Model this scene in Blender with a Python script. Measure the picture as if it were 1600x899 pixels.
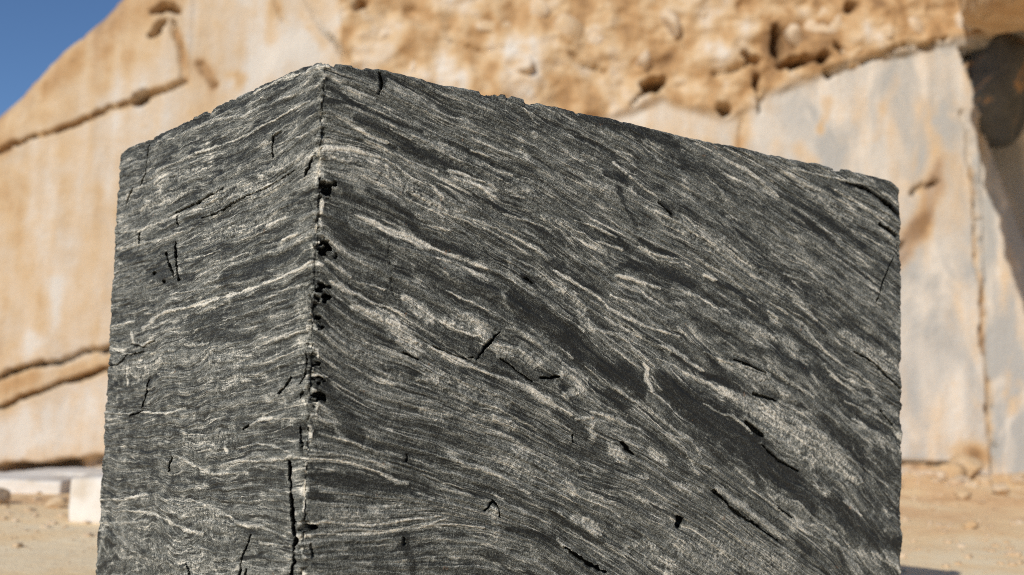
import bpy, bmesh, math, random
import numpy as np

# ------------------------------------------------------------------ camera, sky, sun, exposure
for o in list(bpy.data.objects):
    bpy.data.objects.remove(o)
scene = bpy.context.scene
COL = scene.collection
EYE = 1.12
PITCH, ROLL, LENS = 0.09352, 0.02658, 40.746
cam_data = bpy.data.cameras.new("camera")
cam = bpy.data.objects.new("camera", cam_data)
COL.objects.link(cam)
cam_data.sensor_width = 36.0
cam_data.lens = LENS
cam_data.clip_start = 0.05
cam_data.clip_end = 3000.0
from mathutils import Matrix, Vector
_f = Vector((0, math.cos(PITCH), math.sin(PITCH)))
_u = Vector((0, -math.sin(PITCH), math.cos(PITCH)))
_x = Vector((1, 0, 0))
_x2 = _x * math.cos(ROLL) + _u * math.sin(ROLL)
_u2 = _u * math.cos(ROLL) - _x * math.sin(ROLL)
cam.matrix_world = Matrix(((_x2.x, _u2.x, -_f.x, 0), (_x2.y, _u2.y, -_f.y, 0), (_x2.z, _u2.z, -_f.z, EYE), (0, 0, 0, 1)))
cam_data.dof.use_dof = True
cam_data.dof.focus_distance = 3.8
cam_data.dof.aperture_fstop = 1.7
scene.camera = cam

SUN_EL, SUN_AZ = math.radians(30.3), math.radians(25.0)      # azimuth: to the left of straight behind the camera
to_sun = Vector((-math.cos(SUN_EL) * math.sin(SUN_AZ), -math.cos(SUN_EL) * math.cos(SUN_AZ), math.sin(SUN_EL)))
world = bpy.data.worlds.new("World")
scene.world = world
world.use_nodes = True
wn = world.node_tree.nodes
wl = world.node_tree.links
bg = wn["Background"]
sky = wn.new("ShaderNodeTexSky")
sky.sky_type = 'NISHITA'
sky.sun_disc = False
sky.sun_elevation = SUN_EL
sky.sun_rotation = math.radians(180.0) + SUN_AZ
sky.altitude = 2000.0
sky.air_density = 1.0
sky.dust_density = 0.0
sky.ozone_density = 6.0
wl.new(sky.outputs[0], bg.inputs[0])
bg.inputs[1].default_value = 0.092
sun_data = bpy.data.lights.new("sun", 'SUN')
sun_data.energy = 4.0
sun_data.angle = math.radians(0.53)
sun_data.color = (1.0, 0.95, 0.87)
sun = bpy.data.objects.new("sun", sun_data)
COL.objects.link(sun)
sun.rotation_euler = to_sun.to_track_quat('Z', 'Y').to_euler()
sun.location = to_sun * 60

scene.view_settings.view_transform = 'Standard'
scene.view_settings.look = 'None'
scene.view_settings.exposure = 0.0
scene.view_settings.gamma = 1.0
scene.view_settings.use_curve_mapping = False
scene.render.engine = 'CYCLES'
scene.cycles.use_denoising = False
scene.cycles.filter_width = 0.95

# ------------------------------------------------------------------ numpy noise and helpers
def _hash(ix, iy, seed):
    h = (ix.astype(np.int64) * 374761393 + iy.astype(np.int64) * 668265263 + seed * 1442695041) & 0xFFFFFFFF
    h = ((h ^ (h >> 13)) * 1274126177) & 0xFFFFFFFF
    h = ((h ^ (h >> 16)) * 2246822519) & 0xFFFFFFFF
    h = h ^ (h >> 15)
    return (h & 0xFFFFFF).astype(np.float32) / np.float32(0x7FFFFF) - np.float32(1.0)

def vnoise(x, y, seed=0):
    x = np.asarray(x, np.float32); y = np.asarray(y, np.float32)
    fx = np.floor(x); fy = np.floor(y)
    tx = x - fx; ty = y - fy
    ix = fx.astype(np.int32); iy = fy.astype(np.int32)
    sx = tx * tx * (3 - 2 * tx); sy = ty * ty * (3 - 2 * ty)
    a = _hash(ix, iy, seed); b = _hash(ix + 1, iy, seed)
    c = _hash(ix, iy + 1, seed); d = _hash(ix + 1, iy + 1, seed)
    return (a + (b - a) * sx) * (1 - sy) + (c + (d - c) * sx) * sy

def fbm(x, y, seed=0, octaves=3, gain=0.5):
    s = 0.0; a = 1.0; t = 0.0
    for k in range(octaves):
        s = s + a * vnoise(x * (2.03 ** k) + 17.3 * k, y * (2.03 ** k) - 9.1 * k, seed + 31 * k)
        t += a; a *= gain
    return s / t

def sstep(a, b, x):
    t = np.clip((x - a) / (b - a), 0, 1)
    return t * t * (3 - 2 * t)

def parse(txt):
    out = []
    for ln in txt.strip().splitlines():
        h, b = ln.split(':')
        pts = np.array([[float(v) for v in t.split(',')] for t in b.split()])
        pts[:, :2] /= 1000.0
        pts[:, 2] /= 10000.0
        out.append((float(h), pts))
    return out

class Raster:
    """nearest distance to a polyline (and its half width there) over a window of a regular sheet"""
    def __init__(self, xs, ys, X, Y, kl=1.0, kr=1.0):
        # kl, kr: along-face stretch of the marks on the left and the right of x = 0
        self.k = lambda v: np.where(v < 0, v * kl, v * kr)
        self.pad = 1.0 / min(kl, kr)
        self.xs, self.ys, self.X, self.Y = xs, ys, self.k(X), Y
    def line(self, pts, pad):
        m = pts[:, 2].max() * 1.6 + pad
        i0 = np.searchsorted(self.xs, pts[:, 0].min() - m * self.pad); i1 = np.searchsorted(self.xs, pts[:, 0].max() + m * self.pad)
        j0 = np.searchsorted(self.ys, pts[:, 1].min() - m); j1 = np.searchsorted(self.ys, pts[:, 1].max() + m)
        if i1 <= i0 or j1 <= j0:
            return None
        sl = (slice(j0, j1), slice(i0, i1))
        x = self.X[sl]; y = self.Y[sl]
        best = np.full(x.shape, 1e9, np.float32); hw = np.zeros(x.shape, np.float32); al = np.zeros(x.shape, np.float32)
        P = pts.copy(); P[:, 0] = self.k(P[:, 0])
        P = P if len(P) > 1 else np.vstack([P, P + [[1e-4, 0, 0]]])
        acc = 0.0
        for a, b in zip(P[:-1], P[1:]):
            dx, dy = b[0] - a[0], b[1] - a[1]
            L2 = dx * dx + dy * dy + 1e-12
            t = np.clip(((x - a[0]) * dx + (y - a[1]) * dy) / L2, 0, 1)
            d = np.hypot(x - a[0] - t * dx, y - a[1] - t * dy)
            w = a[2] + t * (b[2] - a[2])
            k = (d - w) < (best - hw)
            best = np.where(k, d, best); hw = np.where(k, w, hw); al = np.where(k, acc + t * math.sqrt(L2), al)
            acc += math.sqrt(L2)
        return sl, best, hw, al

def grid_mesh(name, P, attrs=None, mat=None, flip=False, smooth=True):
    """P: rows x cols x 3"""
    R, Cn = P.shape[:2]
    idx = np.arange(R * Cn, dtype=np.int32).reshape(R, Cn)
    a, b, c, d = idx[:-1, :-1], idx[:-1, 1:], idx[1:, 1:], idx[1:, :-1]
    quads = np.stack([a, d, c, b] if flip else [a, b, c, d], -1).reshape(-1, 4)
    return raw_mesh(name, P.reshape(-1, 3), quads, attrs, mat, smooth)

def raw_mesh(name, verts, quads, attrs=None, mat=None, smooth=True):
    me = bpy.data.meshes.new(name)
    n = len(quads)
    me.vertices.add(len(verts)); me.loops.add(n * 4); me.polygons.add(n)
    me.vertices.foreach_set("co", np.ascontiguousarray(verts, np.float32).ravel())
    me.loops.foreach_set("vertex_index", np.ascontiguousarray(quads, np.int32).ravel())
    me.polygons.foreach_set("loop_start", np.arange(0, n * 4, 4, dtype=np.int32))
    me.polygons.foreach_set("use_smooth", np.full(n, smooth, dtype=bool))
    me.update(calc_edges=True)
    for k, v in (attrs or {}).items():
        if v.ndim == 2:
            at = me.attributes.new(k, 'FLOAT_VECTOR', 'POINT'); at.data.foreach_set("vector", np.ascontiguousarray(v, np.float32).ravel())
        else:
            at = me.attributes.new(k, 'FLOAT', 'POINT'); at.data.foreach_set("value", np.ascontiguousarray(v, np.float32).ravel())
    if mat:
        me.materials.append(mat)
    return me

def link(name, me, parent=None, **props):
    o = bpy.data.objects.new(name, me)
    COL.objects.link(o)
    if parent:
        o.parent = parent
    for k, v in props.items():
        o[k] = v
    return o

# ------------------------------------------------------------------ material helpers
class Nodes:
    def __init__(self, name):
        self.m = bpy.data.materials.new(name); self.m.use_nodes = True
        self.t = self.m.node_tree
        self.b = self.t.nodes["Principled BSDF"]
    def n(self, typ, **kw):
        nd = self.t.nodes.new(typ)
        for k, v in kw.items():
            setattr(nd, k, v)
        return nd
    def l(self, a, b):
        self.t.links.new(a, b)
    def attr(self, name):
        return self.n("ShaderNodeAttribute", attribute_name=name)
    def math(self, op, a, b=None, clamp=False):
        nd = self.n("ShaderNodeMath", operation=op, use_clamp=clamp)
        for i, v in enumerate((a, b)):
            if v is None:
                continue
            if isinstance(v, (int, float)):
                nd.inputs[i].default_value = v
            else:
                self.l(v, nd.inputs[i])
        return nd.outputs[0]
    def noise(self, vec, scale, detail=3.0, rough=0.55, dist=0.0, mul=None):
        if mul:
            mp = self.n("ShaderNodeMapping"); mp.inputs['Scale'].default_value = mul
            self.l(vec, mp.inputs['Vector']); vec = mp.outputs[0]
        nd = self.n("ShaderNodeTexNoise")
        nd.inputs['Scale'].default_value = scale; nd.inputs['Detail'].default_value = detail
        nd.inputs['Roughness'].default_value = rough; nd.inputs['Distortion'].default_value = dist
        self.l(vec, nd.inputs['Vector'])
        return nd.outputs['Fac']
    def ramp(self, fac, stops):
        nd = self.n("ShaderNodeValToRGB")
        e = nd.color_ramp.elements
        while len(e) < len(stops):
            e.new(0.5)
        for el, (p, c) in zip(e, stops):
            el.position = p; el.color = (*c, 1)
        self.l(fac, nd.inputs[0])
        return nd.outputs[0]
    def mix(self, fac, a, b, blend='MIX'):
        nd = self.n("ShaderNodeMix", data_type='RGBA', blend_type=blend)
        for s, v in ((nd.inputs[0], fac), (nd.inputs[6], a), (nd.inputs[7], b)):
            if isinstance(v, (int, float)):
                s.default_value = v
            elif isinstance(v, tuple):
                s.default_value = (*v, 1)
            else:
                self.l(v, s)
        return nd.outputs[2]
    def bump(self, h, strength, dist):
        nd = self.n("ShaderNodeBump"); nd.inputs['Strength'].default_value = strength; nd.inputs['Distance'].default_value = dist
        self.l(h, nd.inputs['Height']); self.l(nd.outputs[0], self.b.inputs['Normal'])
    def pos(self):
        return self.n("ShaderNodeNewGeometry").outputs['Position']
    def obj(self):
        return self.n("ShaderNodeTexCoord").outputs['Object']

def gneiss_material():
    N = Nodes("banded_gneiss")
    tone = N.attr("tone").outputs['Fac']
    fol = N.attr("foliation").outputs['Vector']
    p = N.pos()
    def c(v, k):
        return N.math('MULTIPLY', N.math('SUBTRACT', v, 0.5), k)
    def seam(fu, fv, off, w, gate_mul):
        # a thin sheet where a stretched noise crosses its middle value, present only in places
        mp = N.n("ShaderNodeMapping"); mp.inputs['Scale'].default_value = (fu, fv, 1); mp.inputs['Location'].default_value = (off, off * 1.7, off)
        N.l(fol, mp.inputs['Vector'])
        nz = N.n("ShaderNodeTexNoise"); nz.inputs['Scale'].default_value = 1.0; nz.inputs['Detail'].default_value = 1.2; nz.inputs['Roughness'].default_value = 0.5
        N.l(mp.outputs[0], nz.inputs['Vector'])
        d = N.math('ABSOLUTE', N.math('SUBTRACT', nz.outputs['Fac'], 0.5))
        mr = N.n("ShaderNodeMapRange"); mr.interpolation_type = 'SMOOTHSTEP'
        mr.inputs[1].default_value = w * 0.45; mr.inputs[2].default_value = w; mr.inputs[3].default_value = 1.0; mr.inputs[4].default_value = 0.0
        N.l(d, mr.inputs[0])
        gt = N.noise(fol, 1.0, 2.0, 0.5, mul=gate_mul)
        g = N.n("ShaderNodeMapRange"); g.inputs[1].default_value = 0.44; g.inputs[2].default_value = 0.60
        N.l(gt, g.inputs[0])
        return N.math('MULTIPLY', mr.outputs[0], g.outputs[0])
    s1 = N.noise(fol, 1.0, 2.0, 0.5, mul=(150, 13, 1))
    s2 = N.noise(fol, 1.0, 2.0, 0.6, mul=(380, 60, 1))
    g1 = N.noise(p, 330.0, 2.0, 0.65)
    g2 = N.noise(p, 160.0, 2.0, 0.6)
    qz = N.n("ShaderNodeMapRange"); qz.inputs[1].default_value = 0.08; qz.inputs[2].default_value = 0.30; qz.inputs[3].default_value = 0.2
    N.l(tone, qz.inputs[0]); quartz = qz.outputs[0]          # few quartz seams run through the biotite bands
    t = N.math('ADD', tone, c(s1, 0.50))
    t = N.math('ADD', t, c(s2, 0.46))
    t = N.math('ADD', t, c(g1, 1.45))
    t = N.math('ADD', t, c(g2, 0.6))
    for fu, fv, off, w, gm, k in ((26, 1.3, 3.1, 0.018, (16, 3, 1), 0.29), (34, 1.8, 9.7, 0.026, (20, 4, 1), 0.26), (48, 2.6, 17.3, 0.032, (24, 6, 1), 0.24), (66, 4.0, 31.9, 0.042, (26, 8, 1), 0.21), (90, 5.0, 77.9, 0.05, (30, 9, 1), 0.18),
                                  (22, 1.2, 41.3, 0.036, (18, 5, 1), -0.22), (38, 2.0, 57.1, 0.04, (26, 8, 1), -0.20), (60, 3.5, 63.7, 0.05, (30, 10, 1), -0.18)):
        sm = seam(fu, fv, off, w, gm)
        if k > 0:
            sm = N.math('MULTIPLY', sm, quartz)
        t = N.math('ADD', t, N.math('MULTIPLY', sm, k))
    t = N.math('ADD', t, 0.0, clamp=True)
    col = N.ramp(t, [(0.0, (0.012, 0.0125, 0.0105)), (0.20, (0.034, 0.036, 0.031)), (0.42, (0.115, 0.119, 0.102)),
                     (0.62, (0.258, 0.260, 0.228)), (0.80, (0.46, 0.447, 0.385)), (1.0, (0.74, 0.69, 0.58))])
    rust = N.math('GREATER_THAN', N.noise(p, 26.0, 3.0, 0.6), 0.73)
    col = N.mix(N.math('MULTIPLY', rust, 0.35), col, (0.34, 0.19, 0.10))
    N.l(col, N.b.inputs['Base Color'])
    N.l(N.math('ADD', N.math('MULTIPLY', t, 0.2), 0.55), N.b.inputs['Roughness'])
    N.b.inputs['Specular IOR Level'].default_value = 0.35
    h = N.math('ADD', N.math('MULTIPLY', g1, 0.6), N.math('ADD', N.math('MULTIPLY', g2, 0.8), N.math('MULTIPLY', s1, 1.0)))
    h = N.math('ADD', h, N.math('MULTIPLY', t, 1.3))
    N.bump(h, 0.7, 0.006)
    return N.m

def cliff_material(name="quarry_rock", loose=False, off=0.18):
    N = Nodes(name)
    p = N.pos()
    big = N.noise(p, 0.55, 4.0, 0.6, 0.4)
    mid = N.noise(p, 2.6, 4.0, 0.6, 0.3)
    streak = N.noise(p, 1.0, 3.0, 0.55, mul=(3.2, 1.0, 0.45))
    fine = N.noise(p, 14.0, 4.0, 0.65)
    base = N.math('ADD', N.math('MULTIPLY', N.math('SUBTRACT', big, 0.5), 0.7), N.math('MULTIPLY', N.math('SUBTRACT', mid, 0.5), 0.45))
    base = N.math('ADD', base, N.math('MULTIPLY', N.math('SUBTRACT', streak, 0.5), 0.8 if not loose else 0.2))
    base = N.math('ADD', base, N.math('MULTIPLY', N.math('SUBTRACT', fine, 0.5), 0.3))
    if loose:
        info = N.n("ShaderNodeObjectInfo").outputs['Random']
        r = N.math('ADD', base, N.math('ADD', N.math('MULTIPLY', info, 0.25), off), clamp=True)
    else:
        r = N.math('ADD', base, N.attr("rust").outputs['Fac'], clamp=True)
    col = N.ramp(r, [(0.0, (0.62, 0.56, 0.48)), (0.22, (0.585, 0.465, 0.335)), (0.45, (0.54, 0.385, 0.225)), (0.7, (0.44, 0.27, 0.13)), (1.0, (0.25, 0.145, 0.07))])
    if not loose:
        gn = N.noise(p, 1.0, 4.0, 0.6, 0.6, mul=(1.6, 1.0, 0.7))
        gm = N.math('MULTIPLY', N.attr("grey").outputs['Fac'], N.ramp(gn, [(0.36, (0, 0, 0)), (0.62, (1, 1, 1))]), clamp=True)
        col = N.mix(gm, col, (0.38, 0.37, 0.345))
    N.l(col, N.b.inputs['Base Color'])
    N.b.inputs['Roughness'].default_value = 0.9
    N.b.inputs['Specular IOR Level'].default_value = 0.2
    N.bump(N.math('ADD', mid, fine), 0.5, 0.05)
    return N.m

def ground_material():
    N = Nodes("quarry_floor")
    p = N.pos()
    a = N.noise(p, 0.8, 5.0, 0.6, 0.3)
    b = N.noise(p, 9.0, 5.0, 0.7)
    t = N.math('ADD', N.math('MULTIPLY', a, 0.7), N.math('MULTIPLY', b, 0.3))
    sx = N.n("ShaderNodeSeparateXYZ"); N.l(p, sx.inputs[0])
    far = N.n("ShaderNodeMapRange"); far.inputs[1].default_value = 8.5; far.inputs[2].default_value = 12.5
    far.inputs[3].default_value = 0.10; far.inputs[4].default_value = -0.03
    N.l(sx.outputs[1], far.inputs[0])
    t = N.math('ADD', t, far.outputs[0])
    col = N.ramp(t, [(0.3, (0.52, 0.31, 0.14)), (0.42, (0.72, 0.47, 0.245)), (0.53, (0.82, 0.60, 0.335)), (0.66, (0.84, 0.69, 0.455))])
    N.l(col, N.b.inputs['Base Color'])
    N.b.inputs['Roughness'].default_value = 0.95
    N.bump(b, 0.6, 0.03)
    return N.m

def pale_material():
    N = Nodes("pale_cut_stone")
    p = N.pos()
    a = N.noise(p, 3.0, 4.0, 0.6)
    col = N.ramp(a, [(0.3, (0.56, 0.48, 0.38)), (0.5, (0.68, 0.63, 0.56)), (0.7, (0.74, 0.70, 0.64))])
    N.l(col, N.b.inputs['Base Color'])
    N.b.inputs['Roughness'].default_value = 0.85
    N.bump(N.noise(p, 30.0, 4.0, 0.6), 0.4, 0.01)
    return N.m

M_BLOCK = gneiss_material()
M_CLIFF = cliff_material()
M_ROCK = cliff_material("pale_quarry_rock", True, 0.16)
M_RUST = cliff_material("rusty_quarry_rock", True, 0.30)
M_GROUND = ground_material()
M_PALE = pale_material()

# ------------------------------------------------------------------ traced layout, in millimetres on the faces (half widths in 0.1 mm)
VEINS = """
.8:-942,1939,45 -607,1930,42 -339,1943,40 -183,1951,29 -59,1964,19
.6:-1750,1905,39 -1533,1896,38 -1285,1897,36 -1120,1891,35
.65:-1459,1889,74 -1203,1884,47
.62:-1328,2043,61 -1033,2030,57 -770,2030,54 -513,1999,41 -383,2006,40
.75:-461,2062,51 -274,2065,49 -109,2056,47 20,2065,55
.6:-232,1997,39 -22,2004,37 14,2036,37
.6:-176,1967,29 -71,1960,28
.65:-964,1886,34 -779,1888,33
.65:-1325,1935,48 -941,1935,45
.65:-253,1863,29 -62,1866,28 23,1882,28
.7:-943,1735,67 -717,1751,53
.65:-1696,1732,51 -1431,1723,61 -1226,1731,59 -1066,1737,34
.7:-1764,1671,39 -1607,1670,63 -1422,1666,73 -1215,1661,59 -994,1672,45
.7:-979,1567,45 -793,1565,32 -668,1576,32
.6:-942,1517,33 -771,1526,32 -575,1537,31 -451,1549,40
.85:-200,1564,29 -104,1576,28
.8:-313,1618,49 -250,1623,39 -173,1629,28
.85:-1303,1362,83 -1141,1391,69 -896,1398,55 -701,1415,63 -496,1424,61 -376,1432,49 -210,1450,47 -85,1466,37 -26,1480,27
.65:-1105,1452,23 -904,1452,22 -653,1456,21
.65:-302,1394,39 -151,1414,37 -1,1428,36
.6:-852,1372,33 -583,1398,41
.75:-1368,1338,84 -1237,1374,59
.65:-1747,1355,51 -1502,1365,49
.75:-1510,1325,62 -1467,1287,73 -1358,1273,84 -1277,1286,71 -1253,1306,47
.7:-937,1267,55 -820,1263,65 -737,1270,42
.75:-1525,1192,62 -1533,1153,86 -1520,1124,74
.6:-1270,1243,47 -1026,1253,45
.85:-1352,1025,36 -1150,1028,46 -1043,1031,45 -906,1048,33
.6:-1788,1011,39 -1457,1013,36
.6:-1771,960,38 -1489,988,37
.6:-246,1081,19 -180,1112,19
.7:-366,1011,29 -299,1032,58 -219,1037,56
.5:-211,1251,28 -189,1157,37 -134,1083,37 -152,1013,37
.72:-1002,886,44 -881,876,65 -736,853,63 -628,846,62 -501,855,50 -382,867,68
.78:-580,876,30 -457,897,40 -317,906,38 -185,919,37 -41,933,27 23,935,27 89,926,36 141,918,46 193,904,37 258,885,47 302,862,47 339,855,38
.65:-462,936,30 -323,957,29 -211,959,28 -104,946,37
.85:-546,934,40 -534,919,40
.7:-1804,664,38 -1496,690,49 -1235,731,58
.75:-1489,648,36 -1258,667,46 -1113,668,56 -968,654,55 -837,648,53 -709,647,42
.7:-1041,730,45 -806,750,53 -640,738,51 -511,726,50 -387,709,39 -242,717,38 -100,707,27
.62:-1788,579,38 -1569,594,49 -1220,639,46
.6:-814,602,32 -597,604,30
.6:-268,670,28 -57,685,27
.6:-157,652,28 -54,652,27
.7:43,2026,37 113,2001,37 178,1984,38
.6:179,1961,28 223,1949,29
.8:86,1901,28 129,1885,47 173,1868,47 227,1859,38
.6:207,1921,47 258,1906,48 304,1884,48
.75:315,1896,39 384,1883,39
.68:156,1852,38 222,1837,38 307,1816,39 399,1800,39
.8:20,1819,73 100,1828,56 164,1818,38 223,1808,57 275,1786,48 320,1763,39 390,1749,39 430,1718,29
.6:81,1787,37 145,1768,37 189,1746,38
.6:532,1883,30 601,1873,30
.65:577,1849,30 691,1825,31
.75:446,1806,30 518,1800,30 579,1788,30
.6:727,2049,21 795,2003,21
.95:140,1630,19 194,1615,47 227,1605,85 260,1593,133 328,1583,125 397,1563,87 467,1546,79 539,1531,60 606,1517,20
.6:284,1552,29 363,1540,48 461,1530,49 516,1515,49 615,1477,30
.65:353,1631,29 457,1620,29
.72:474,1674,30 571,1661,30 646,1642,41 736,1621,51 802,1596,93 861,1577,63
.75:525,1720,20 575,1702,20
.7:662,1696,20 734,1689,41 799,1676,42 858,1665,42
.75:543,1779,30 605,1760,61
.65:667,1775,20 750,1758,21
.85:453,1434,20 513,1415,30 556,1404,30 618,1386,30
.75:43,1491,36 85,1467,64 121,1452,65
.8:60,1432,37 108,1408,46 150,1402,46 215,1379,47 259,1370,47 308,1351,38
.72:163,1437,46 239,1424,28
.8:397,1262,58 479,1231,98 588,1201,79 687,1174,71 769,1150,82 835,1117,93 897,1092,62 957,1065,42
.65:682,1336,40 746,1323,61 838,1276,31
.65:62,1292,45 109,1258,55
.6:148,1223,28 213,1188,28 250,1174,37
.62:44,1042,27 89,1024,27 127,979,27
.65:45,1006,27 127,985,27 195,957,28
.7:68,947,36 133,941,64 196,926,65 267,907,75
.75:-4,754,27 77,757,27 142,745,27 215,740,28 296,746,28 395,751,28 462,756,29
.78:-13,718,35 58,724,27 160,715,27 265,716,19 385,725,38 429,736,38 486,751,29
.68:395,732,28 452,733,29 538,726,29 617,716,39
.6:294,782,19 405,775,19
.7:479,938,39 538,909,49 635,888,40 698,861,40 749,830,40 793,815,30
.62:655,819,30 713,781,30 802,748,30 881,717,21
.8:1518,2061,35 1636,2036,83 1681,2021,83 1786,1997,60 1912,1947,49 1975,1917,37
.68:1670,2065,36 1821,2033,36 1930,2004,49 2119,1974,51
.82:1201,1888,33 1278,1857,45 1346,1827,34
.7:1126,1927,44 1186,1897,55
.6:822,1986,32 890,1965,32
.6:988,1940,32 1039,1926,33
.6:900,1901,21 948,1880,21
.55:1580,1944,35 1631,1915,35 1683,1869,59
.82:870,1535,31 917,1518,53 1000,1486,53 1066,1459,54 1109,1429,54 1183,1401,44 1279,1374,44 1450,1347,34
.75:1123,1470,65 1196,1453,44
.85:1141,1541,44 1245,1528,78 1352,1514,56
.72:1409,1518,34 1505,1502,58 1570,1486,58 1705,1446,95
.8:1052,1651,32 1168,1632,44
.78:952,1710,32 1045,1696,32 1138,1673,33
.7:892,1697,32 962,1674,32 1004,1666,32
.72:940,1655,32 996,1637,43 1047,1624,43
.78:1252,1651,33 1328,1627,45 1445,1622,46 1493,1601,46
.7:1350,1611,34 1439,1607,34
.9:1569,1577,35 1636,1566,59
.6:1535,1632,58 1669,1593,71 1780,1542,72
.68:1054,1350,32 1170,1335,44 1235,1294,44 1296,1255,33
.68:1096,1392,32 1184,1358,33 1258,1335,33 1335,1310,45 1413,1302,45 1493,1272,46
.6:1782,1403,119 1917,1374,121
.65:707,1337,51 772,1314,51 830,1286,52
.6:904,1285,42 960,1250,42
.9:1275,1247,55 1297,1226,67 1289,1193,66 1323,1154,56
.65:1215,1293,33 1275,1252,33
.78:1336,1265,34 1414,1246,45 1494,1215,57 1615,1179,70 1682,1146,82
.65:1388,1301,34 1493,1260,34 1574,1229,35
.62:1573,1298,46 1697,1268,47 1812,1237,48 1919,1217,48
.68:1576,1114,35 1676,1076,35 1727,1070,35 1832,1007,36
.66:1151,1160,65 1210,1125,76 1324,1076,56 1377,1044,56 1497,988,45 1563,943,46
.68:1047,1073,43 1133,1063,54 1206,1031,54 1265,1021,55
.7:979,1051,32 1048,1056,43
.65:1120,1016,43 1207,977,44 1282,955,33
.66:1372,1006,45 1466,966,45 1554,863,46
.6:1499,921,34 1613,881,35
.7:933,932,21 997,901,21
.65:998,869,32 1087,859,32
.62:854,766,21 925,743,21
.7:914,662,31 956,625,42 1005,604,42
.65:1270,823,33 1345,793,33 1445,757,34
.6:1716,644,47 1801,603,47
.68:2061,2042,38 2257,2036,39 2387,2035,39
.7:2408,2038,66 2569,2035,80 2733,1998,82
.7:2317,1986,39 2420,1965,66 2547,1927,53 2656,1885,40
.65:2387,1842,39 2568,1803,40 2708,1765,54
.65:2656,1839,54 2731,1811,54
.6:1876,1930,37 2108,1875,50 2257,1815,51 2407,1765,52 2491,1734,53
.55:1913,1865,37 2089,1792,38
.62:1624,1676,59 1744,1635,60 1843,1595,73 1989,1558,98 2110,1509,75 2206,1452,76
.68:1905,1515,49 2027,1466,62 2121,1430,62
.72:2141,1418,88 2179,1383,63 2258,1328,51 2358,1281,51 2461,1246,52 2574,1195,53
.85:1798,1507,36 1851,1491,36
.82:1916,1471,49 1971,1441,61
.6:2566,1276,40 2696,1214,40
.68:1573,1298,35 1691,1268,59 1847,1245,48 1926,1229,48
.6:2286,1235,51 2386,1200,51 2481,1169,52
.6:1918,1260,36 2028,1203,49
.62:2007,1621,37 2159,1596,38
.58:2064,1593,37 2128,1556,38
.6:1981,1128,49 2123,1082,37 2239,1001,38 2338,933,64 2501,872,65 2662,789,66
.6:1925,1253,61 2085,1185,62 2180,1150,63
.68:2378,1136,64 2544,1087,79 2673,1036,80 2765,975,67
.62:2427,1065,65 2607,1001,66 2742,932,67
.65:1387,1006,45 1514,977,46 1569,920,46
.65:1457,921,45 1548,864,46
.7:1747,879,59 1841,818,71
.6:1521,909,46 1613,881,46
.66:1653,807,104 1782,741,106 1923,665,96 1996,619,60 2069,601,49
.66:1816,810,47 1959,735,48 2114,644,61 2228,590,50
.66:2106,734,49 2220,657,50 2326,615,63
.58:2366,738,38 2480,678,39
.6:2189,805,62 2267,761,63
.7:2550,527,78 2669,482,105 2738,441,79
.6:2259,601,50 2386,549,51 2479,491,51
.6:404,1676,29 547,1652,30 698,1611,31
.6:1372,1773,57 1517,1731,70 1737,1663,60
.9:-12,715,71 7,721,53
.9:5,1026,63 23,1011,99 20,990,54
.85:6,923,27 4,874,27 3,821,35 2,786,27
.9:21,1664,36 23,1646,55 20,1627,36
.85:19,1607,36 22,1587,36
.85:8,1538,18 24,1541,27
.85:15,1478,45 29,1475,45
.8:-9,1341,54 10,1334,54
.7:16,1365,36 32,1375,36
.8:2,1245,18 28,1236,18 32,1203,18
.8:-23,1161,18 18,1165,27 62,1163,18
.75:-1,1132,45 24,1119,36
.75:27,1095,27 33,1051,36
.85:-1,1809,91 32,1818,92 52,1819,55
.75:-8,961,45 12,956,36
.7:2,673,35 18,660,44
.7:-8,628,71 12,618,53
"""
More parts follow.
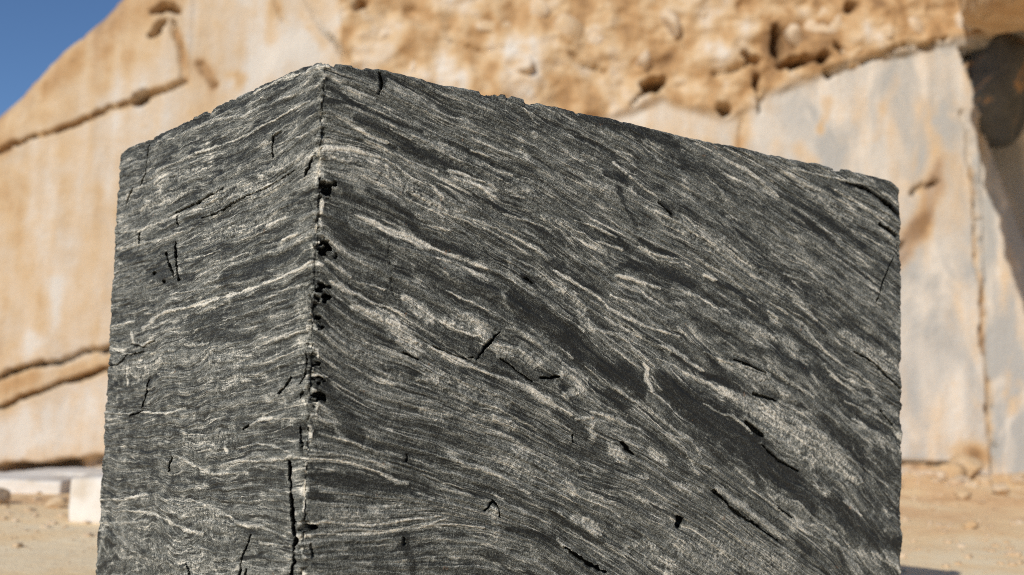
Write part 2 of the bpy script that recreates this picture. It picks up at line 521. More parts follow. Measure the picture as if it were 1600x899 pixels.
PATCHES = """
.6:-358,1779,159 -168,1797,228 8,1795,164
.52:-831,1767,307 -410,1735,320 -227,1741,192
.5:-1389,1897,244 -1086,1880,231 -788,1867,174
.5:-1410,1813,343 -1014,1812,273
.5:-756,1627,344 -398,1633,359 -174,1648,265
.62:-722,1155,127 -613,1135,206 -464,1156,180 -290,1160,115
.55:-1675,1178,304 -1379,1189,432 -1114,1211,320
.52:-703,1218,379 -351,1215,351
.56:-1024,700,178 -846,708,386 -635,698,348 -457,692,158
.5:-1073,530,558 -618,567,366
.52:-833,941,430 -516,975,322
.5:-68,1413,128 -47,1284,164 -53,1175,145
.6:198,1785,189 287,1743,287 403,1699,273 497,1697,159
.55:19,1797,146 133,1795,187 219,1784,190
.58:311,1723,192 427,1668,196
.7:458,1788,79 543,1769,180 618,1742,121
.8:772,1972,146 783,1963,125
.75:719,1911,145 753,1893,104
.9:306,1408,114 352,1379,249 398,1349,174
.86:135,1364,111 199,1346,187 265,1335,264 306,1299,304 348,1244,229
.74:456,1352,215 546,1342,277 613,1316,240 609,1280,160
.68:659,1268,201 735,1257,265 808,1227,185
.7:367,1165,96 423,1172,174 475,1162,117
.66:375,1074,76 428,1053,154 479,1058,97
.62:557,1053,98 659,1048,160 722,1024,141
.6:652,762,159 658,732,198 667,683,139
.62:1013,1834,129 1120,1835,175
.75:1202,1837,200 1223,1830,111
.68:1285,1790,112 1341,1767,136
.66:886,1467,126 954,1457,170 988,1421,192 1017,1359,192
.75:925,1207,168 989,1188,254 998,1142,212 936,1128,126
.7:894,1164,125 915,1196,126
.68:1049,1030,128 1052,988,149
.86:1135,967,129 1159,943,216 1194,913,174
.78:1306,951,110 1349,929,178 1395,902,134
.75:1225,859,109 1299,855,110
.84:974,731,125 1038,710,190 1089,674,127
.58:936,831,291 972,812,209
.58:1069,778,255
.58:1230,633,238 1310,625,219
.6:1335,585,308 1411,547,355
.65:1437,823,135 1565,814,206
.6:2158,1945,178 2257,1919,257 2399,1870,235
.6:2612,1934,269 2669,1919,216
.7:2358,1405,155 2511,1360,341 2618,1312,372 2732,1274,269
.64:1775,1402,143 1881,1384,193 1990,1366,172 2088,1331,99
.72:1648,1173,93 1750,1134,236 1902,1077,482 2048,1008,638 2208,941,601 2338,887,381 2468,819,206
.62:1812,1225,167 1919,1188,242 2014,1156,196
.62:1976,763,145 2106,732,172
.55:1457,599,560 1750,571,653 2033,519,485
.5:721,918,504 850,876,411
.52:1436,1750,321 1668,1680,378 1915,1581,342 2140,1499,301
.5:420,1876,275 641,1796,325 849,1792,294
.55:158,1236,259 289,1166,226
.55:470,1152,389 665,1098,321
.5:304,812,187 484,787,270
.5:96,782,252 263,767,186
.62:825,1704,188 920,1693,127
.68:783,1520,103 831,1511,125 874,1485,147 912,1475,147
.6:687,1556,102 701,1529,122
"""
DARKS = """
.16:23,2005,55 61,1988,74 115,1959,94 191,1938,76 257,1930,77 348,1915,58
.16:25,1963,74 83,1963,74 147,1955,75
.2:128,1918,150 215,1897,133 305,1869,135
.2:283,1856,154 449,1835,217 554,1815,241 692,1792,205 770,1771,124
.2:435,1899,99 515,1880,120 614,1852,122
.2:155,1869,75 250,1850,95
.22:867,2091,106 951,2070,215 1093,2067,242 1273,2051,225 1431,2041,138
.16:315,1622,115 373,1588,135 459,1571,137 563,1547,100
.15:169,1712,75 201,1699,113 257,1678,114 318,1650,96
.24:80,1582,258 165,1553,336 231,1522,264
.24:365,1496,154 506,1458,276 628,1434,282
.2:709,1433,285 835,1369,457 944,1313,506 1029,1253,427
.2:1143,1214,390 1262,1174,309
.14:1352,1210,179 1447,1134,498 1610,1057,648 1815,953,617 2031,831,537 2182,717,298
.16:1086,1223,258 1217,1195,307 1263,1141,264
.14:747,1504,82 769,1489,124 800,1477,83
.2:856,1559,105 966,1509,106 1079,1475,86
.18:1051,1692,87 1117,1682,109 1192,1641,110
.18:1251,1674,111 1328,1645,135 1413,1635,91
.2:1208,1580,177 1376,1561,204 1520,1538,138
.16:1636,1559,94 1739,1531,119 1917,1435,122
.22:1846,1322,192 1972,1304,244 2141,1248,225
.16:1089,1888,131 1172,1875,199
.15:1346,1823,68 1400,1783,114
.18:1149,1836,110 1174,1788,66 1235,1724,89
.22:897,1067,146 993,1020,211 1024,995,127
.2:1116,1144,172 1204,1103,218
.14:2358,2021,78 2513,2017,133 2621,1990,161 2741,1950,164
.2:1949,1932,99 2217,1875,128 2504,1775,132
.2:2062,1870,125 2297,1780,154
.24:2180,1275,226 2378,1154,308 2460,1104,259
.24:2298,725,454 2542,615,519 2713,541,371
.24:2586,949,315 2737,869,267
.18:2088,597,122 2163,550,148
.2:21,894,178 95,875,289 227,858,259 336,831,226 461,801,154
.15:29,834,143 84,822,126
.2:880,753,82 961,713,104 1044,668,105 1106,648,85
.16:708,708,80 778,699,101 843,678,123 923,650,124
.24:39,1141,216 124,1052,256 168,988,184
.24:17,1612,146 79,1600,221
.2:21,1742,110 95,1705,148 138,1682,149
.22:334,718,75 338,681,94 359,639,94 368,588,94
.26:-1425,829,192 -1187,849,207
.24:-760,823,106 -587,811,163
.26:-1298,1546,334 -1061,1495,273 -911,1503,133
.24:-1679,1637,205 -1448,1606,196
.24:-631,1489,250 -292,1504,233 -98,1518,148
.26:-999,1707,113 -881,1710,133
.26:-769,1304,171 -406,1278,138
.26:-359,867,155 -138,873,165
.26:-972,1944,136 -714,1937,129
.26:-480,1931,163 -203,1933,154 -36,1931,111
.28:-1050,2061,115 -870,2064,111
.16:208,2061,95 200,2027,95
.16:1164,1576,88 1253,1573,111
.2:1668,1657,71 1843,1600,73 2064,1494,75 2258,1405,102
.18:2008,1416,74 2160,1349,100 2338,1229,102 2460,1181,78
.18:1413,1280,68 1542,1228,92 1675,1186,94
.16:1183,1390,66 1304,1331,89 1397,1302,68
.2:619,1721,61 773,1677,83 908,1628,85
.2:544,1743,60 669,1707,82
"""
CRACKS = """
40:-15,1797,27 -45,1771,46 -60,1757,46 -70,1737,37
14:-243,1897,19 -297,1894,20 -303,1865,29 -295,1830,20
10:-1442,2052,25 -1447,1992,25 -1458,1931,25 -1497,1899,25
30:-1572,1903,25 -1614,1883,51 -1647,1856,38 -1659,1837,13
26:-1099,1748,23 -1006,1754,34 -899,1757,55 -803,1770,44 -720,1775,32 -657,1780,21
22:-851,1700,33 -739,1703,43 -658,1709,53 -582,1721,31 -458,1731,30 -353,1734,30 -241,1749,19 -135,1763,19
24:-1083,1728,34 -1084,1693,46
14:-1472,1708,37 -1473,1670,37
36:-1181,1611,35 -1157,1583,58 -1127,1550,58 -1083,1517,46
36:-1089,1642,11 -1085,1612,34 -1066,1569,46 -1055,1536,57 -1031,1498,45
10:-1503,1281,12 -1356,1266,24 -1237,1289,23
14:-1840,1196,26 -1640,1203,25 -1533,1239,37 -1354,1249,24
36:-1288,1142,12 -1296,1107,47 -1318,1073,83 -1348,1042,36
18:-1471,1007,24 -1338,1028,36
16:-104,1157,18 -143,1125,37 -175,1110,19
16:-421,995,39 -375,1010,29
30:-15,1319,18 -17,1265,27 -23,1202,36 -45,1139,18
45:-42,1017,18 -30,978,36 -14,940,27
55:-93,919,27 -74,852,45 -51,783,54 -36,719,45 -34,653,45 -41,608,45
12:-329,687,19 -377,619,29 -389,561,29
16:-345,584,29 -352,566,29
20:-816,537,32 -794,505,42
20:-1013,877,33 -1037,827,45
26:194,2070,29 200,2036,38 189,1999,28
4:239,1570,19 254,1486,19 261,1426,19 280,1389,19
45:655,1320,20 628,1297,40 609,1276,60 574,1234,30
20:543,1235,30 557,1238,59
12:408,1266,19 472,1240,20 538,1231,20
16:308,1239,28 356,1222,38
26:828,1183,31 859,1180,62 899,1189,31
14:665,1238,20 750,1191,41 794,1170,31
24:620,765,39 636,786,40 650,797,30 668,773,30 682,743,20
22:334,941,28 332,923,47
26:1184,973,33 1208,952,76 1241,932,55
28:942,636,41 991,607,94 1047,575,95 1120,547,64
22:1630,803,46 1697,755,70 1766,706,70 1853,668,59 1924,632,36 1981,603,24
40:2612,1880,67 2669,1865,122 2731,1849,136
30:2387,2024,52 2513,2017,66 2621,1990,81 2741,1947,82
18:2704,1748,41 2641,1653,40 2584,1550,27
18:2723,1865,54 2749,1758,68
16:2440,1336,39 2566,1297,53 2674,1235,53 2767,1186,40
16:1731,1277,24 1847,1250,48 1904,1233,24
22:1841,1152,48 1901,1141,60 1963,1128,49
26:1796,1047,59 1842,1019,119 1892,995,96
16:1885,964,48 1975,904,61 2098,863,49
16:1977,727,24 2058,688,49
14:2608,1101,26 2695,1041,40
24:120,2085,28 152,2089,57 180,2087,38
14:967,999,21 970,974,21
12:1340,1813,34 1400,1783,46
14:753,1500,51 779,1484,62
10:330,700,28 335,681,47
12:30,697,27 36,662,27
"""
PITS = """
60:29,1707,128 38,1692,110
60:35,1522,146
65:30,1410,163 36,1414,109
55:28,1380,145
45:28,1326,72 31,1303,90
45:14,1197,90 34,1194,72
50:18,1154,126 28,1151,108
60:15,1104,143 31,1104,108
55:8,744,106 28,738,89
45:1461,703,157 1455,685,135
14:-1297,1541,72
16:-1184,1503,70
"""
GUIDES = """
0:-2219,2716,0 -31,2542,0 945,2263,0 1669,2084,0 2119,1984,0 2745,1840,0
0:-2166,2443,0 -15,2363,0 677,2251,0 1528,2056,0 1968,1926,0 2491,1739,0 2743,1648,0
0:-1851,2147,0 -824,2145,0 5,2170,0 436,2060,0 954,1946,0 1247,1876,0 1566,1765,0 2102,1571,0 2741,1323,0
0:-1742,1904,0 -942,1939,0 -607,1930,0 -183,1951,0 14,1983,0 126,1950,0 303,1908,0 540,1864,0 769,1813,0 960,1741,0 1252,1651,0 1569,1554,0 1924,1423,0 2298,1279,0 2739,1108,0
0:-1750,1682,0 -1225,1724,0 -663,1746,0 -243,1763,0 22,1820,0 132,1823,0 223,1808,0 320,1763,0 449,1721,0 646,1642,0 802,1596,0 916,1533,0 1109,1440,0 1279,1374,0 1493,1272,0 1614,1207,0 1884,1108,0 2208,976,0 2736,684,0
0:-1757,1539,0 -981,1576,0 -458,1609,0 19,1658,0 151,1623,0 328,1585,0 539,1531,0 703,1463,0 862,1371,0 1143,1214,0 1377,1066,0 1562,954,0 1841,818,0 2228,590,0 2418,447,0
0:-1825,1334,0 -1304,1367,0 -701,1415,0 -210,1450,0 22,1493,0 108,1421,0 215,1379,0 309,1338,0 478,1250,0 687,1179,0 897,1092,0 1049,1030,0 1282,945,0 1452,865,0 1630,794,0 1853,659,0 2070,541,0 2260,431,0
0:-1824,1023,0 -911,1085,0 -344,1147,0 6,1211,0 120,1143,0 249,1090,0 475,1046,0 719,978,0 997,873,0 1270,793,0 1445,721,0 1750,583,0 1997,427,0
0:-1807,806,0 -736,851,0 -317,904,0 5,935,0 141,918,0 339,855,0 483,816,0 627,778,0 882,682,0 1131,555,0 1278,460,0
0:-1823,589,0 -1224,666,0 -713,678,0 -241,711,0 -2,727,0 265,716,0 463,731,0 617,705,0 844,644,0 1133,471,0
0:-1845,359,0 -772,506,0 -10,612,0 270,602,0 610,580,0 862,472,0 1282,247,0
"""
CGROOVE = """
150:-11204,4374,447 -9032,5283,336 -8375,5529,337 -7720,5833,337 -6950,6129,338 -6673,6205,450 -6178,6426,451 -5906,6595,564
110:-5907,6629,564 -5999,6858,452 -6111,7260,452 -6198,7629,567
220:-5696,6901,678 -5574,6719,677 -5418,6539,564
400:-10914,659,329 -8758,1231,330 -8110,1424,440 -7569,1592,331 -6919,1786,441 -5508,2232,442
320:-10867,62,328 -8725,750,329 -8295,893,330 -7653,1162,440 -6899,1445,441 -5488,1846,331
160:4304,6711,339 4385,6333,338
200:5115,7264,453 5432,7342,453 5534,7021,452
150:2408,6705,451 2163,6503,451 1996,6360,338
120:6111,7222,339 6905,7498,340 7643,7704,340
120:3512,6943,339 4019,7072,339 4188,7216,339
110:-1249,7392,340 -563,7179,339 -227,7304,339
110:788,7448,340 1080,7050,339 1589,7006,339
120:-3890,8253,455 -3525,7679,453 -3045,6996,452
100:-4453,8120,341 -4207,7719,340
420:7024,4864,448 7283,4950,895 7519,5059,448
120:6718,3863,445 6908,4026,334
160:7969,6373,451 8093,5347,561 8174,4556,559 8218,3545,556 8230,2654,554 8305,1552,551 8357,460,548 8374,26,547
180:6645,111,438 7193,136,438 7630,126,438
60:4026,6151,450 3997,5578,449
600:-10817,-586,873 -8648,-389,873 -7889,-304,874 -6859,-169,874 -5392,0,875
"""
CRUST = """
.75:-11186,4148,4461 -9055,5625,2919 -7893,6806,2935 -6765,7823,2722 -5845,8668,3416
.8:-9032,5283,673 -7720,5833,674 -6673,6205,901 -5906,6595,1015 -5939,6801,903 -6146,7491,906
.8:-5696,6901,1129 -5418,6539,902
.45:-9059,5682,2246 -7966,6170,2476 -6563,7247,2828
.5:-8967,4321,2790 -8440,3099,2774 -8161,2217,2210
.35:-7762,4693,2236 -7456,3349,2444 -7706,2008,1987
.35:-8782,4892,1567 -8172,4116,1338 -7997,3111,1332
.7:-10385,925,2197 -8745,1045,1539 -8097,1227,1320 -6909,1610,1102
.75:-8725,750,659 -7653,1162,770 -6899,1445,881
.5:-5178,6707,903 -4893,6657,903 -5214,6303,901
.5:-4447,8004,1362 -4534,7419,1132
.45:-3875,7902,908 -3511,7331,905
.7:-3181,7572,906 -3042,6938,1130
.6:4026,6151,1576 3974,5635,1347
.5:5546,6537,1128 5434,5960,900
.4:6788,6916,1017 6504,6448,902 6390,5871,674
.45:5097,5608,1796 5322,5386,1122
.95:6661,3671,2003 7110,4245,1897 7450,4932,1791 7702,5564,1123
.8:8093,5347,673 8218,3545,667 8305,1552,771 8354,243,1095
.75:7742,390,1972 8180,292,2410 8396,27,2188
.7:6645,68,875 7630,61,1094
.9:8629,7662,1133 8691,7199,1131 8729,6738,903
.6:8740,1125,1539 8863,2007,1104
"""
CPALE = """
.9:-4415,7306,4526 -3737,7325,4526 -3190,7805,1814
.9:-4941,6483,2029 -4625,6953,2259
.7:-8353,1770,2206 -7940,2223,1768 -7872,2891,1552
.6:-7079,4485,2010 -7342,5158,2017
.6:-8262,3776,1336 -7470,3573,1335
.9:-8682,119,4159 -6959,600,5485
.8:-7341,1466,1101 -7127,1560,992
.9:4983,6292,5631 6675,6913,5083 7581,7053,4521
.9:7205,1963,7728 7751,1317,6604
.8:6991,2954,5545 7661,3530,4448
.6:2282,6104,2251 3070,6068,2250 4421,5933,3373
"""
CHOLE = """
500:2272,6701,1016 2407,6740,1241 2564,6802,790
500:4592,7761,680 4605,7552,1019 4640,7321,1245 4697,7183,1131 5115,7264,792
350:4051,7282,905 4233,7229,905
350:5432,7365,792 5410,7295,679
300:5512,7020,904
250:5749,7397,679 5681,7511,453
300:4292,6906,678 4338,6734,677
300:3630,6335,789 3743,6304,676
220:1996,6360,789
260:-2857,7977,1248
180:-3114,7877,567
240:-2880,7116,791
240:7654,7705,907
200:2894,6672,790
220:3931,8186,909
220:5147,8254,909
260:5943,8241,909
200:7477,8259,795
200:668,7770,1020
160:1571,7993,795
160:1968,7992,908
700:-6805,6144,788 -6653,6241,901
245:-6573,7840,681 -6372,7893,908 -6166,7863,681
350:-6627,7385,453 -6486,7505,566 -6378,7601,453
200:-2004,7954,908
180:-1254,7566,906 -1079,7397,679
160:1079,7108,1017 1193,7019,678
"""
CROUGH = """
0:-3740,12795,0 -3319,8737,0 -3160,7340,0 -2984,6882,0 -2348,6495,0 -1209,6124,0 1047,5956,0 1998,6234,0 2614,6457,0 3012,6238,0 3631,6232,0 4250,6364,0 4417,6621,0 5433,6949,0 5885,7158,0 6904,7452,0 8154,7765,0 8951,7950,0 11802,8448,0
"""
CSKY = """
0:-13177,1421,0 -11160,3811,0 -10114,4743,0 -9063,5739,0 -8747,6057,0 -8326,6506,0 -7898,6887,0 -7470,7281,0 -7097,7675,0 -6774,7975,0 -6293,8538,0 -5545,9502,0 -4567,10599,0 -2993,11483,0 914,12196,0 5542,12567,0 12509,13005,0
"""
CROCK = """
1:-2384,7477,3850
1:-3014,7646,1473
1:-408,7694,2720
1:-916,7611,1586
1:954,7662,2947
1:1376,7522,2265
1:2652,7848,2722
1:3166,7489,2038
1:-1352,7088,1583
1:31,6941,2711
1:588,7280,1584
1:714,6728,1241
1:561,6517,1353
1:1088,6669,1692
1:1539,6682,1354
1:1094,6393,1239
1:2243,7117,2261
1:3532,7152,1809
1:3756,7413,1132
1:3872,7115,1017
1:4240,7798,2495
1:5545,7973,3178
1:4978,7655,2267
1:6055,7475,2718
1:6509,7778,2041
1:7191,7948,2497
1:7873,8083,2498
1:-1912,6934,2033
1:-722,6805,1806
1:-1225,6641,2031
1:7019,7676,1587
1:-1709,7612,1813
1:222,7432,1585
1:1864,7477,1812
1:2832,7040,1582
1:3232,6704,1580
1:5207,6966,1130
1:4924,6889,1355
1:3966,6667,1805
1:6338,7367,1132
1:3387,8008,2043
1:4750,8080,1817
1:6681,8191,1818
1:8497,8007,2270
1:321,8017,2270
"""


# ------------------------------------------------------------------ ground
def ground_height(x, y):
    t = sstep(5.0, 20.0, y)
    z = np.where(x < 0, 0.066, 0.004) * np.clip(x, -14, 14) * sstep(11.5, 19.5, y)
    z = z + 0.05 * fbm(x * 0.5, y * 0.5, 5, 3) * sstep(2.5, 9.0, np.hypot(x, y - 1.0))
    z = z + 0.10 * sstep(10.5, 14.0, y) * fbm(x * 1.3, y * 0.9, 9, 4, 0.6)
    return z

def axis(lim, n, k):
    t = np.linspace(-1, 1, n)
    return np.sign(t) * (np.exp(k * np.abs(t)) - 1) / (math.exp(k) - 1) * lim
gx = axis(900, 261, 7.0); gy = axis(900, 261, 7.0) + 10.0
GX, GY = np.meshgrid(gx, gy)
GZ = ground_height(GX, GY)
me = grid_mesh("ground", np.stack([GX, GY, GZ], -1), mat=M_GROUND)
ground = link("ground", me, kind="structure", label="tan quarry floor of dust and crushed stone")

# ------------------------------------------------------------------ quarry cliff
YC = 20.0
sky_pts = parse(CSKY)[0][1]
rough_pts = parse(CROUGH)[0][1]
CS = 0.045
cx = np.arange(-15.0, 15.0, CS)
NR = 330
tt = np.linspace(0, 1, NR)
ztop = np.interp(cx, sky_pts[:, 0], sky_pts[:, 1]) + 0.10 * fbm(cx * 2.5, cx * 0, 3, 4) + 0.38 * sstep(-4.0, -6.0, cx) + 0.36 * np.clip((cx + 9.1) / 2.2, 0, 1)
zbot = -0.9
cz = np.linspace(zbot, 12.4, 310)
CX, CZ0 = np.meshgrid(cx, cz)
CZ = CZ0
wx = CX + 0.11 * fbm(CX * 2.2, CZ * 2.2, 41, 4, 0.6)
wz = CZ + 0.11 * fbm(CX * 2.2, CZ * 2.2, 42, 4, 0.6)
R = Raster(cx, cz, wx, wz)
rough_z = np.interp(CX, rough_pts[:, 0], rough_pts[:, 1], left=99) + 0.12 * fbm(CX * 1.6, CZ * 1.6, 44, 3)
right_part = sstep(rough_pts[1, 0] - 0.1, rough_pts[1, 0] + 0.15, CX + 0.15 * fbm(CX * 1.3, CZ * 1.3, 47, 3))
rough = right_part * sstep(-0.10, 0.14, CZ - rough_z)
depth = 0.06 * fbm(CX * 0.5, CZ * 0.5, 51, 3) + 0.012 * fbm(CX * 4, CZ * 1.2, 52, 3)
lump = fbm(CX * 1.1, CZ * 1.5, 61, 5, 0.55)
ridge = 1 - np.abs(fbm(CX * 1.7, CZ * 2.3, 67, 4, 0.5)) * 2
depth = depth + rough * (0.15 + 0.22 * lump + 0.08 * ridge)
rust = 0.23 + 0.28 * fbm(CX * 1.1, CZ * 0.5, 71, 4) + rough * (0.31 + 0.60 * fbm(CX * 2.2, CZ * 2.2, 72, 4) - 0.22 * lump)
# the left benches are stained a little more than the sawn panel on the right
rust = rust + 0.11 * sstep(-4.0, -7.0, CX) - 0.12 * sstep(4.0, 6.0, CX) * (1 - rough)
grey = (1 - rough) * (0.25 + 0.75 * sstep(3.0, 5.5, CX))
GREY_LATE = sstep(8.25, 8.4, CX + 0.05 * CZ - 0.1) * (1 - rough)
rust = rust - 0.14 * sstep(8.25, 8.35, CX) * (1 - rough)
for amp, pts in parse(CPALE):
    r = R.line(pts, 0.8)
    if r:
        sl, d, hw, _ = r
        m = sstep(1.5, 0.3, d / np.maximum(hw, 1e-6))
        rust[sl] = rust[sl] * (1 - m * amp) + 0.03 * m * amp
for amp, pts in parse(CRUST):
    r = R.line(pts, 0.6)
    if r:
        sl, d, hw, _ = r
        m = sstep(1.7, 0.2, d / np.maximum(hw, 1e-6)) * (0.75 + 0.5 * vnoise(CX[sl] * 3, CZ[sl] * 3, 77))
        rust[sl] = rust[sl] * (1 - m) + amp * m
        grey[sl] *= 1 - 0.8 * m
grey = np.maximum(grey, 1.8 * GREY_LATE)
for amp, pts in parse(CGROOVE):
    r = R.line(pts, 0.5)
    if r:
        sl, d, hw, _ = r
        var = np.clip(0.75 + 0.6 * vnoise(CX[sl] * 1.8, CZ[sl] * 1.8, 78), 0.15, 1.3)
        depth[sl] -= amp / 1000 * 1.5 * var * sstep(1.2, 0.6, d / np.maximum(hw, 1e-6))
for amp, pts in parse(CHOLE):
    r = R.line(pts, 0.5)
    if r:
        sl, d, hw, _ = r
        m = sstep(1.35, 0.6, d / np.maximum(hw, 1e-6) + 0.9 * fbm(CX[sl] * 4, CZ[sl] * 4, 79, 3))
        depth[sl] -= amp / 1000 * (1.6 if amp > 240 else 0.25) * m
# bench steps: the rock above the left joint stands a little proud, the foot a little forward
j1 = parse(CGROOVE)[0][1]
above = (CZ > np.interp(CX, j1[:, 0], j1[:, 1])) & (CX < j1[-1, 0])
depth += 0.03 * above
j2 = parse(CGROOVE)[3][1]
below2 = (CZ < np.interp(CX, j2[:, 0], j2[:, 1])) & (CX < -5)
depth += -0.05 * below2
# right-hand return beyond the vertical joint
depth -= 0.18 * sstep(8.25, 8.32, CX + 0.0 * CZ) * (CZ < 6.3)
depth -= 1.1 * sstep(0.0, 0.12, CX - (8.32 + (6.4 - CZ) * 0.33)) * (CZ < 7.6)
lean = 0.05 * CZ
CY = YC + lean - depth
# cut at the skyline: everything above folds back into the hill
ZT = np.broadcast_to(ztop, CZ.shape)
over = np.maximum(CZ - ZT, 0)
CZf = np.where(over > 0, ZT + 0.10 * over + 0.05 * fbm(CX * 3, over * 3, 83, 3) * np.minimum(over, 1), CZ)
CYf = np.where(over > 0, CY + 2.6 * over, CY)
near = sstep(0.5, 0.0, ZT - CZ)
CYf = CYf + 0.25 * near ** 2
rust = rust + 0.25 * (over > 0) + 0.18 * sstep(0.7, 0.0, ZT - CZ)
P = np.stack([CX, CYf, CZf], -1)
me = grid_mesh("quarry_cliff", P, {"rust": rust.ravel(), "grey": grey.ravel()}, M_CLIFF)
cliff = link("quarry_cliff", me, kind="structure", label="sunlit ochre and cream quarry face of sawn and broken rock")

rng = random.Random(7)
def rock_mesh(name, seed, mat, sub=3, rough_amp=0.12, cuts=9):
    r = np.random.default_rng(seed)
    bm = bmesh.new()
    bmesh.ops.create_icosphere(bm, subdivisions=sub, radius=1.0)
    co = np.array([v.co[:] for v in bm.verts])
    for k in range(cuts):
        n = r.normal(size=3); n /= np.linalg.norm(n)
        lim = r.uniform(0.55, 0.85)
        dd = co @ n
        co = co - np.outer(np.maximum(dd - lim, 0), n)
    nn = co / np.linalg.norm(co, axis=1, keepdims=True)
    co = co + nn * (rough_amp * fbm(co[:, 0] * 3 + seed, co[:, 1] * 3 + co[:, 2] * 2.1, seed, 3))[:, None]
    for v, c in zip(bm.verts, co):
        v.co = c
    for f in bm.faces:
        f.smooth = True
    me = bpy.data.meshes.new(name); bm.to_mesh(me); bm.free()
    me.materials.append(mat)
    return me
chunk = [rock_mesh("rock", 100 + k, M_ROCK, 3) for k in range(7)]
ci = lambda x: int(np.clip(round((x - cx[0]) / CS), 0, len(cx) - 1))
cj = lambda z: int(np.clip(np.searchsorted(cz, z), 0, len(cz) - 1))
for k, (a, pts) in enumerate(parse(CROCK)):
    x, z, s = pts[0]
    if s < 0.19:
        continue
    y = CY[cj(z), ci(x)]
    o = link("rock", chunk[k % 7], cliff)
    o.location = (x, y + 0.72 * s, z)
    o.rotation_euler = (rng.uniform(-.5, .5), rng.uniform(-.6, .6), rng.uniform(0, 6.28))
    o.scale = (s * rng.uniform(1.3, 1.8), s * rng.uniform(0.7, 1.0), s * rng.uniform(0.9, 1.3))

# overhanging nose of rock at the right, it shades the wall under it
def overhang():
    xs = np.linspace(-1, 1, 60); ts = np.linspace(0, 1, 60)
    X, T = np.meshgrid(xs, ts)
    return X, T
def hull_mesh(name, pts, mat, sub=3, seed=1, amp=0.10):
    bm = bmesh.new()
    for p in pts:
        bm.verts.new(p)
    bmesh.ops.convex_hull(bm, input=bm.verts)
    bmesh.ops.delete(bm, geom=[v for v in bm.verts if not v.link_faces], context='VERTS')
    bmesh.ops.triangulate(bm, faces=bm.faces)
    for k in range(sub):
        bmesh.ops.subdivide_edges(bm, edges=[e for e in bm.edges if e.calc_length() > 0.12], cuts=1, use_grid_fill=True)
        bmesh.ops.triangulate(bm, faces=bm.faces)
    bm.normal_update()
    co = np.array([v.co[:] for v in bm.verts]); no = np.array([v.normal[:] for v in bm.verts])
    dsp = amp * fbm(co[:, 0] * 1.3 + co[:, 1] * 0.9, co[:, 2] * 1.5 + co[:, 1] * 0.7, seed, 4)
    co = co + no * dsp[:, None]
    for v, c in zip(bm.verts, co):
        v.co = c
    me = bpy.data.meshes.new(name); bm.to_mesh(me); bm.free()
    me.materials.append(mat)
    me.polygons.foreach_set("use_smooth", np.ones(len(me.polygons), dtype=bool))
    return me
lip = [(7.02, 17.5, 7.55), (6.68, 15.95, 7.02), (6.28, 14.3, 6.45), (6.08, 12.9, 6.0), (6.85, 16.6, 7.33), (6.40, 15.1, 6.75)]
pts = lip + [(x + 0.3, y + 0.5, 10.8) for x, y, z in lip]
pts += [(13, 13.2, 6.0), (13, 13.8, 10.8), (13, 21.2, 8.0), (13, 21.2, 10.8), (8.0, 20.6, 8.0), (8.0, 20.6, 10.8)]
me = hull_mesh("overhang", pts, M_RUST, 6, 301, 0.26)
link("overhang", me, cliff, label="overhanging nose of broken orange rock at the right")
# a bulge of the dark banded stone, left in the wall under the overhang
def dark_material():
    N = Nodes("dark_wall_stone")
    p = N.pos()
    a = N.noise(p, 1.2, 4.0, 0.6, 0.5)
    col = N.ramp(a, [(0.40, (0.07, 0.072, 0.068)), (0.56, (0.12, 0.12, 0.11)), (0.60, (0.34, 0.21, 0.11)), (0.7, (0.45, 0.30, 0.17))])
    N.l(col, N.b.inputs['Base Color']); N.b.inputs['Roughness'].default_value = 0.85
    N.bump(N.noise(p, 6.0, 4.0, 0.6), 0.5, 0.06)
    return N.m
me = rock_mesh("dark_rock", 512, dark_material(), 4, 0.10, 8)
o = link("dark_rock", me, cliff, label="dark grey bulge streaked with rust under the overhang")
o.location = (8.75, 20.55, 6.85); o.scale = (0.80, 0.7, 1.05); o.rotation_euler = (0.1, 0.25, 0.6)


# ------------------------------------------------------------------ the banded block
TH, BL, BW = 0.63693, 2.76593, 1.78486
CA = np.array([-0.564893, 3.255, 2.0801])
D1 = np.array([math.cos(TH), math.sin(TH)]); D2 = np.array([-math.sin(TH), math.cos(TH)])
ZT_B = CA[2]
def spaced(a, b, s):
    return np.linspace(a, b, max(2, int(round((b - a) / s))), endpoint=False)
q = np.concatenate([spaced(-BW - 0.10, -0.05, 0.0036), spaced(-0.05, 0.06, 0.0022), spaced(0.06, BL + 0.10, 0.0030), [BL + 0.10]])
zlow = np.linspace(-0.04, 0.33, 14, endpoint=False)
zmain = np.arange(0.33, ZT_B - 0.012, 0.0025)
zarc = ZT_B - 0.012 + np.linspace(0, 1, 9) * 0.012
zz = np.concatenate([zlow, zmain, zarc])
Q, Z = np.meshgrid(q.astype(np.float32), zz.astype(np.float32))
# foliation height: the height at which the band through a point meets the front arris
gl = []
for _, g in parse(GUIDES):
    g = g[np.argsort(g[:, 0])]
    s0 = (g[1, 1] - g[0, 1]) / (g[1, 0] - g[0, 0]); s1 = (g[-1, 1] - g[-2, 1]) / (g[-1, 0] - g[-2, 0])
    zc = np.interp(q, g[:, 0], g[:, 1])
    zc = np.where(q < g[0, 0], g[0, 1] + s0 * (q - g[0, 0]), zc)
    zc = np.where(q > g[-1, 0], g[-1, 1] + s1 * (q - g[-1, 0]), zc)
    ker = np.hanning(41); ker /= ker.sum()
    zc = np.convolve(np.pad(zc, 20, mode='edge'), ker, 'valid')
    gl.append((np.interp(0, q, zc), zc))
gl.sort(key=lambda t: t[0])
lev = np.array([t[0] for t in gl]); lines = np.stack([t[1] for t in gl])      # levels x cols
for k in range(1, len(lines)):
    lines[k] = np.maximum(lines[k], lines[k - 1] + 0.02)
U = np.empty_like(Z)
